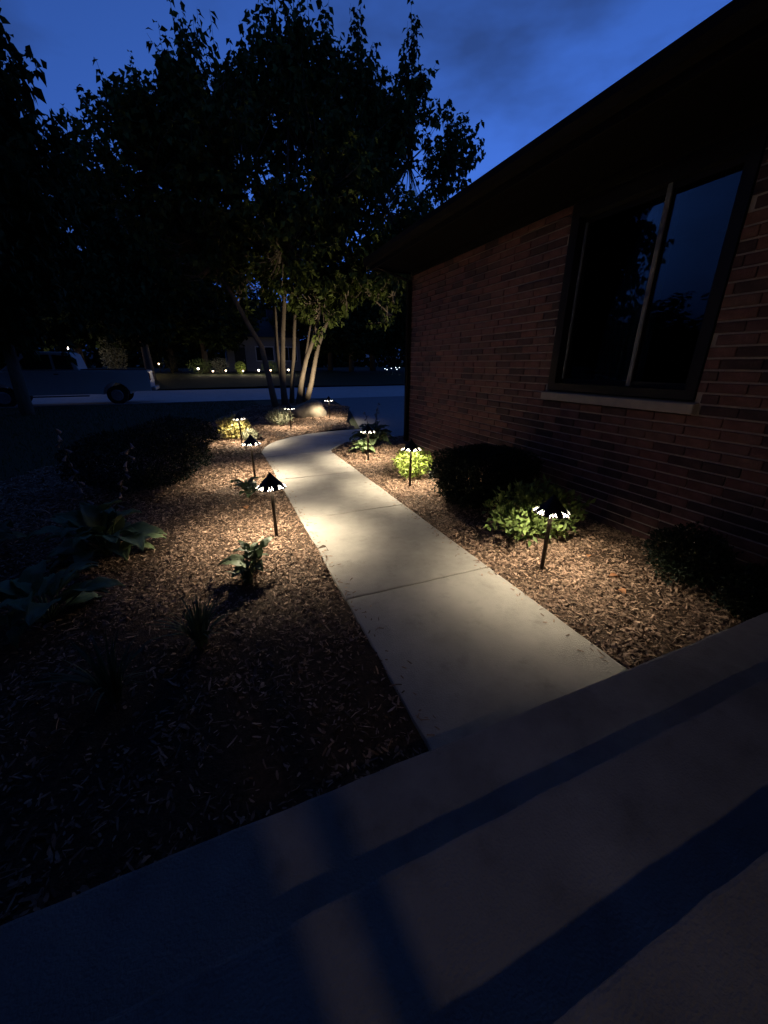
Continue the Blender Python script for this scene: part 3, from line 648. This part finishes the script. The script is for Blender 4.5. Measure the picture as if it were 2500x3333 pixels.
# crown lobes placed from the photograph's outline: px x, px y, radius px, depth, sprays
LB = [(940,370,175,14,220),(620,450,140,13.6,170),(1130,440,160,14.4,200),(1330,530,150,14.2,200),(480,550,140,13.4,140),(780,560,210,13.2,240),(1050,590,200,12.8,240),(1260,690,150,13,150),(920,800,140,12.6,100),(640,770,160,13.6,140),(1110,840,140,13.2,150),(950,170,45,14,26),(620,290,50,13.6,30),(1340,320,50,14.4,26),(1170,280,35,14.4,16),(1470,530,70,14.2,50),(420,420,55,13.4,26),(780,390,90,14,60),(1250,420,60,14.3,36),(1020,240,60,14,34),(790,900,120,13.8,110),(1290,800,110,13.4,100),(1000,930,90,13.6,60)]
lobes = []
for x, y, r, Y, n_ in LB:
    c = at_y(x, y, Y); k_ = (c-Vector((0, 0, CAM_H))).dot(FW)/1252; lobes.append((rel(c), (r*k_, r*k_*.9, r*k_), int(n_*1.5)))
    hubs.append(c)
# lit skirt of leaves hanging near the house corner
SK = [(1230,930,90,12.4,125),(1130,960,85,12.6,80),(1262,1015,50,12.3,55),(1050,990,70,12.8,45),(1180,870,95,12.6,100),(1280,960,45,12.3,40)]
for x, y, r, Y, n_ in SK:
    c = at_y(x, y, Y); k_ = (c-Vector((0, 0, CAM_H))).dot(FW)/1252; lobes.append((rel(c), (r*k_, r*k_*.9, r*k_), n_)); hubs.append(c)
sp = []
for x, y, h in [(925,40,1.7),(960,50,1.6),(890,120,1.3),(1168,190,1.5),(1150,220,1.3),(1340,220,1.6),(1320,260,1.3),(1365,240,1.2),(585,210,1.4),(625,220,1.3),(655,240,1.2),(545,270,1.1),(1010,110,1.3),(1058,170,1.3),(710,250,1.2),(450,340,1.),(1455,440,.9),(930,60,1.0),(955,20,.9),(905,90,.8),(980,70,.8),(1160,170,.9),(1175,160,.8),(1345,190,.9),(1330,230,.8),(1355,170,.7),(590,180,.8),(610,200,.7),(640,190,.8),(560,230,.7),(680,230,.7),(1050,130,.8),(1070,180,.8),(440,310,.6),(400,360,.6),(1500,450,.6),(1535,520,.5),(1420,400,.6),(820,200,.9),(850,170,.8),(760,260,.8)]: sp.append((rel(at_y(x, y, 14.0)), h))
me, P, D, Ls = crown_mesh('crown', lobes, 16, .20, .120, 3, gap=.15, spires=sp)
tag(link('crown', me, M['leaf'], troot), kind='stuff')
b = MB(); hr = [rel(h) for h in hubs]
for h in hr[7:]:
    s_ = min(hr[:7], key=lambda q: (Vector(q)-Vector(h)).length); m = Vector(s_).lerp(Vector(h), .5)+Vector((0, 0, .2)); b.tube([s_, m, h], [.05, .035, .02], 6)
twigs(b, P, D, Ls, hr)
b.obj('branches', M['bark'], troot)
# well light in the bed that washes the hanging leaves and the stems
up = tag(empty('well_light', (2.78, 12.25, float(bed_z(2.78, 12.25)))), 'small ground spotlight behind the boulder aimed up into the tree', 'lamp')
MB().tube([(0,0,-.05),(0,0,.05),(.02,.02,.12)], [.02,.03,.035], 12).obj('housing', M['bronze'], up, smooth=True)
sl = bpy.data.lights.new('beam', 'SPOT'); sl.energy = 400; sl.color = (1., .86, .62); sl.spot_size = math.radians(125); sl.spot_blend = .9; sl.shadow_soft_size = .03
so = bpy.data.objects.new('beam', sl); COL.objects.link(so); so.parent = up; so.location = (.03, .03, .14)
so.rotation_euler = Vector((1.15, 1.2, 2.2)).to_track_quat('-Z', 'Y').to_euler()
# generic trees, shared crown data
def proto(seed, nl, per, ll):
    r = random.Random(seed); lob = []; hub = []
    for i in range(13):
        a = i*2.4; q = r.uniform(.2, 1.); h = r.uniform(2.6, 8.6); wd = 2.6*math.sin(math.pi*min(1, (h-1)/9.2))**.7
        c = (math.cos(a)*wd*q, math.sin(a)*wd*q, h); lob.append((c, (1.5, 1.5, 1.3), nl)); hub.append(c)
    me, P, D, Ls = crown_mesh('crown', lob, per, ll, ll*.6, seed, gap=-.1, spires=[((r.uniform(-1, 1), r.uniform(-1, 1), 9.6), 1.) for _ in range(6)])
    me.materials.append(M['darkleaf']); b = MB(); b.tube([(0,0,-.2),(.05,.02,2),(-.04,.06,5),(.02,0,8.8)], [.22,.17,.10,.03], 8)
    for h in hub: b.tube([(0, 0, max(1.6, h[2]-1.6)), (h[0]*.5, h[1]*.5, h[2]-.6), h], [.07,.05,.02], 5)
    t = b.mesh('trunk', smooth=True); t.materials.append(M['bark']); return t, me
PR = [proto(21, 130, 13, .30), proto(22, 120, 13, .33), proto(23, 125, 13, .30)]
def tree(i, loc, sc, rz, label, group):
    r = tag(empty('leafy_tree', loc, rz), label, 'tree', group); r.scale = sc
    link('trunk', PR[i][0], None, r); link('crown', PR[i][1], None, r)['kind'] = 'stuff'
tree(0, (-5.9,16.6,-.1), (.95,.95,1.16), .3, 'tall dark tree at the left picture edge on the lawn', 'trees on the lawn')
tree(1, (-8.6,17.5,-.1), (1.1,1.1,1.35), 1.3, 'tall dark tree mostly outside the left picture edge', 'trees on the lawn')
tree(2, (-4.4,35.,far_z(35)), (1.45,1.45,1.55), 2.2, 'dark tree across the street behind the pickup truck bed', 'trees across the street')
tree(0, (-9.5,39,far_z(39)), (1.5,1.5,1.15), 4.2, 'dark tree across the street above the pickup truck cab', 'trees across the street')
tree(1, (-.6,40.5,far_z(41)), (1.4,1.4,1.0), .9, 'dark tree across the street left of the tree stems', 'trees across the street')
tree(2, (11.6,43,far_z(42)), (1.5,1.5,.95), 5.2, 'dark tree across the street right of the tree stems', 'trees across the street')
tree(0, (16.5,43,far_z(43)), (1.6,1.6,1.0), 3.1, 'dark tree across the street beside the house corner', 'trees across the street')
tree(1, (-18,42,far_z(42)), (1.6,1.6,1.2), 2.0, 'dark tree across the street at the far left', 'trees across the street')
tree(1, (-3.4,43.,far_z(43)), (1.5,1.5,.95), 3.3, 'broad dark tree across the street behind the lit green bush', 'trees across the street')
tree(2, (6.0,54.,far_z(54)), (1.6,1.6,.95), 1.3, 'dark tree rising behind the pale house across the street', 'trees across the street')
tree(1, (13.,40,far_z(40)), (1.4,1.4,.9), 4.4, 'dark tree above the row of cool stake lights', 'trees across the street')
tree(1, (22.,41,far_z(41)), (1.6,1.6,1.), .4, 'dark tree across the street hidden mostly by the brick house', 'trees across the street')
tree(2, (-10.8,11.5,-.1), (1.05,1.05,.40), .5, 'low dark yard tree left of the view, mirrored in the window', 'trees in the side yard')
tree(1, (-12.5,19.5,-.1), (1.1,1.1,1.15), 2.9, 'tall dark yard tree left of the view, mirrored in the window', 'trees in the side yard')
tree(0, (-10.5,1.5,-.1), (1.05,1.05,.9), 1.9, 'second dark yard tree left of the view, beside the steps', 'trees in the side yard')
# ================================================================== PICKUP TRUCK (nose to the left)
tr = tag(empty('pickup_truck', (-4.06, 21.55, -.16), .03), 'white pickup truck parked on the street, nose pointing left', 'truck')
def side_prism(prof, y0_, y1_):
    b = MB(); n_ = len(prof); b.v = [(x, y0_, z) for x, z in prof]+[(x, y1_, z) for x, z in prof]
    b.f = [tuple(range(n_)), tuple(range(n_, 2*n_))[::-1]]+[(i, n_+i, n_+(i+1) % n_, (i+1) % n_) for i in range(n_)]; return b
def arch(cx_, r, z, n_=10): return [(cx_+r*math.cos(math.pi*k/n_), z+r*math.sin(math.pi*k/n_)) for k in range(n_+1)]
body = [(1.33,.55),(1.36,.9),(1.34,1.40),(-1.12,1.42),(-1.14,1.40),(-3.75,1.38),(-3.9,1.36),(-5.0,1.27),(-5.18,1.1),(-5.22,.55),(-4.35,.50)]+[(p[0], p[1]) for p in arch(-3.85,.48,.42)[::-1]]+[(-3.3,.46),(-.55,.46)]+[(p[0], p[1]) for p in arch(0,.50,.42)[::-1]]+[(.55,.55)]
side_prism(body, -.95, .95).obj('body', M['truck'], tr, bevel=.03, seg=2)
side_prism([(-1.16,1.405),(-1.30,2.06),(-1.45,2.13),(-2.6,2.14),(-2.85,2.10),(-3.75,1.405)], -.80, .80).obj('cab', M['truck'], tr, bevel=.05, seg=3)
side_prism([(-1.34,1.46),(-1.42,1.98),(-1.95,2.02),(-1.95,1.46)], -.815, -.79).obj('window', M['carglass'], tr)
side_prism([(-2.05,1.46),(-2.05,2.02),(-2.72,2.02),(-3.42,1.46)], -.815, -.79).obj('window', M['carglass'], tr)
side_prism([(-2.97,2.04),(-3.74,1.44),(-3.78,1.44),(-3.01,2.05)], -.72, .72).obj('windshield', M['carglass'], tr)
side_prism([(1.30,1.41),(1.30,1.44),(-1.10,1.47),(-1.10,1.425)], -.90, .90).obj('bed_cover', M['plastic'], tr, bevel=.01)
for xw in (0, -3.85):
    for yw in (-.93, .70):
        wl = MB().tube([(xw,yw,.40),(xw,yw+.02,.40),(xw,yw+.21,.40),(xw,yw+.23,.40)], [.33,.39,.39,.33], 28).obj('wheel', M['rubber'], tr, smooth=False)
        MB().tube([(xw,yw-.012,.40),(xw,yw-.002,.40)], [.20,.235], 20).obj('rim', M['steel'], wl)
MB().box(1.34,1.385,-.94,-.80,1.0,1.32).obj('tail_light', M['red'], tr, bevel=.01); MB().box(1.34,1.385,.80,.94,1.0,1.32).obj('tail_light', M['red'], tr, bevel=.01)
MB().box(1.34,1.52,-.92,.92,.55,.72).obj('rear_bumper', M['steel'], tr, bevel=.03); MB().box(-5.36,-5.18,-.92,.92,.52,.78).obj('front_bumper', M['steel'], tr, bevel=.03)
MB().box(-3.12,-2.95,-1.14,-.90,1.45,1.66).obj('mirror', M['plastic'], tr, bevel=.03)
MB().box(-2.02,-1.86,-.985,-.955,1.26,1.30).obj('door_handle', M['plastic'], tr, bevel=.008)
MB().box(-3.2,-1.0,-.99,-.86,.38,.43).obj('running_board', M['steel'], tr, bevel=.01)
# ================================================================== ACROSS THE STREET
nh = tag(empty('neighbour_house', (3, 42.5, far_z(42.5))), 'pale low house across the street behind the tree stems', 'house')
MB().box(-1.6,5.4,0,7,-.3,3.1).obj('wall', M['siding'], nh)
side = MB(); side.add([(-2.2,-.6,3.1),(6.0,-.6,3.1),(6.0,7.6,3.1),(-2.2,7.6,3.1),(.9,3.5,5.2),(2.9,3.5,5.2)], [(0,3,2,1),(0,1,5,4),(1,2,5),(2,3,4,5),(3,0,4)]); rfn = side.obj('roof', M['shingle'], nh)
MB().box(3.0,3.7,4.0,4.7,4.3,6.0).obj('chimney', M['brick'], rfn)
for wx in (1.9,4.2):
    w_ = MB().box(wx-.9,wx+.9,-.05,.02,.9,2.3).obj('window', M['white'], nh); MB().box(wx-.8,wx-.03,-.065,-.052,1.0,2.2).box(wx+.03,wx+.8,-.065,-.052,1.0,2.2).obj('pane', M['carglass'], w_)
d_ = MB().box(-.95,.05,-.05,.02,0,2.15).obj('door', M['frame'], nh); MB().box(-.14,-.08,-.10,-.05,.95,1.05).obj('handle', M['steel'], d_)
def far_lamp(px, py, Y, name, label, cat, globe, r, watts, colr, group, h=None):
    p = at_y(px, py, Y); zg = far_z(Y); o = tag(empty(name, (p.x, p.y, zg)), label, cat, group); hh = max(.12, p.z-zg)
    MB().tube([(0,0,-.05),(0,0,hh-r)], .018, 8).obj('post', M['bronze'], o)
    MB().lathe([(.001,hh-r),(r*.8,hh-r*.6),(r,hh),(r*.75,hh+r*.65),(.001,hh+r)], 12).obj('globe', globe, o, smooth=True)
    MB().lathe([(r*1.3,hh+r*.7),(r*.3,hh+r*1.3),(.001,hh+r*1.4)], 12).obj('cap', M['bronze'], o, smooth=True)
    if watts: point('bulb', (0, -.22, hh), watts, colr, .05, o)
names = ['leftmost bright garden light across the street', 'second garden light from the left across the street', 'garden light left of the lit green bush across the street', 'garden light in front of the lit green bush across the street', 'garden light seen just left of the leaning tree stem', 'garden light seen between the left tree stems', 'garden light seen between the middle tree stems']
for i, (px, py) in enumerate([(645,1200),(693,1208),(735,1206),(791,1207),(842,1205),(881,1205),(939,1204)]):
    far_lamp(px, py, 37.5, 'garden_light', names[i], 'garden light', M['globewhite'] if i in (0, 4, 6) else M['globe'], .085 if i in (0, 4, 6) else .07, {3: 16, 4: 20, 5: 12}.get(i, 10), (1., .82, .6), 'garden lights across the street')
for i, (px, py) in enumerate([(1253,1200),(1260,1203),(1274,1199),(1288,1196),(1292,1202),(1300,1196)]):
    far_lamp(px, py, 36.5, 'stake_light', ['leftmost', 'second', 'third', 'fourth', 'fifth', 'rightmost'][i]+' tiny cool stake light in the row by the house corner', 'stake light', M['globeblue'], .035, 0, None, 'stake lights across the street')
far_lamp(490, 1186, 36.5, 'post_lantern', 'warm lantern right behind the tail of the pickup truck', 'lantern', M['globe'], .09, 12, (1., .70, .36), None)
far_lamp(517, 1184, 38.5, 'post_lantern', 'dimmer warm lantern farther right of the truck tail', 'lantern', M['globe'], .06, 6, (1., .70, .36), None)
far_lamp(216, 1133, 36.0, 'post_lantern', 'bright lantern seen just above the pickup truck cab', 'lantern', M['globepink'], .14, 60, (1., .78, .66), None)
def far_bush(px, Y, w, h, mat, label, seed, n_=900, ll=.10):
    p = at_y(px, 1200, Y); shrub('garden_bush', label, (p.x, p.y), w, w*.8, h, n_, ll, ll*.55, mat, z=far_z(Y)-.02, seed=seed, group='bushes across the street')
far_bush(783, 37.95, .42, 1.05, M['lime'], 'small bright green bush lit by a garden light across the street', 31)
far_bush(650, 38.6, 1.0, 1.2, M['green'], 'round bush behind the leftmost garden light', 32)
far_bush(715, 38.8, .9, 1.3, M['silver'], 'pale bush between the second and third garden lights', 33)
far_bush(880, 38.9, .8, 1.0, M['green'], 'low bush behind the stems across the street', 34)
far_bush(560, 39.5, 1.3, 1.5, M['boxleaf'], 'wide dark bush right of the warm lanterns', 35)
far_bush(380, 37.4, .9, 2.9, M['silver'], 'tall pale bush rising behind the truck bed', 36, 1500, .13)

# unseen evergreens added left of the steps to keep the sky off the near bed
for (x, y), lab in (((-3.7,.2), 'added evergreen screen left of the steps, blocking sky light'), ((-4.0,2.0), 'added evergreen screen left of the near mulch bed, blocking sky light'), ((-4.3,3.9), 'added evergreen screen left of the large hosta, blocking sky light')):
    shrub('sky_screen_evergreen', lab, (x, y), .75, .75, 4.6, 9000, .11, .05, M['boxleaf'], cat='tree', z=-.1, seed=int(50+y*3), shell=3, group='added sky screens beside the steps', stems=5)

# unseen tree added beside the porch; its crown keeps sky light off steps and bed
sh = tag(empty('sky_block_tree', (-4.6,-1.6,-.1)), 'added unseen tree beside the porch, blocking sky light above the steps', 'tree'); so_ = Vector((-4.6,-1.6,-.1))
cs = [(-3.2,-1,6.3),(-1.2,.9,6.3),(1.0,.0,6.8),(-3.0,2.4,6.4),(0,-2,7),(.4,2.0,6.8),(-4.4,1,6.0),(-1.4,2.6,7.2),(-5.2,-2.4,6.4),(1.2,3.2,7.9),(-1.5,4.2,8.1),(-3.8,4.4,7.2)]
lb = [(tuple(Vector(c)-so_), (1.7,1.7,1.0), 190) for c in cs]
me, P, D, Ls = crown_mesh('crown', lb, 12, .26, .16, 77, gap=-.2)
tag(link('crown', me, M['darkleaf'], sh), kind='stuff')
b = MB(); b.tube([(0,0,-.2),(.1,.1,2.5),(.4,.4,4.6),(1.2,.9,6.0)], [.24,.19,.15,.08], 10)
for c, r_, n_ in lb: b.tube([(.4,.4,4.6), tuple(Vector((.4,.4,4.6)).lerp(Vector(c), .5)+Vector((0,0,.4))), c], [.11,.08,.03], 6)
b.obj('trunk', M['bark'], sh, smooth=True)

# the wood that closes the horizon behind the far gardens
n = 15000; rg = np.random.default_rng(99); x = rg.uniform(-75, 75, n); top = 5.5+1.6*np.sin(x*.31)+1.1*np.sin(x*.83+1)
C = np.stack([x, rg.uniform(60, 64, n), 1.0+rg.random(n)*top], 1); V, F = leaf_batch(C, rg.normal(size=(n, 3)), norm(rg.normal(size=(n, 3))), rg.uniform(.6, 1.2, n), rg.uniform(.5, .9, n))
tag(link('distant_wood', mesh_np('distant_wood', V, F), M['darkleaf']), 'black line of distant woods behind the far gardens', 'wood', kind='stuff')
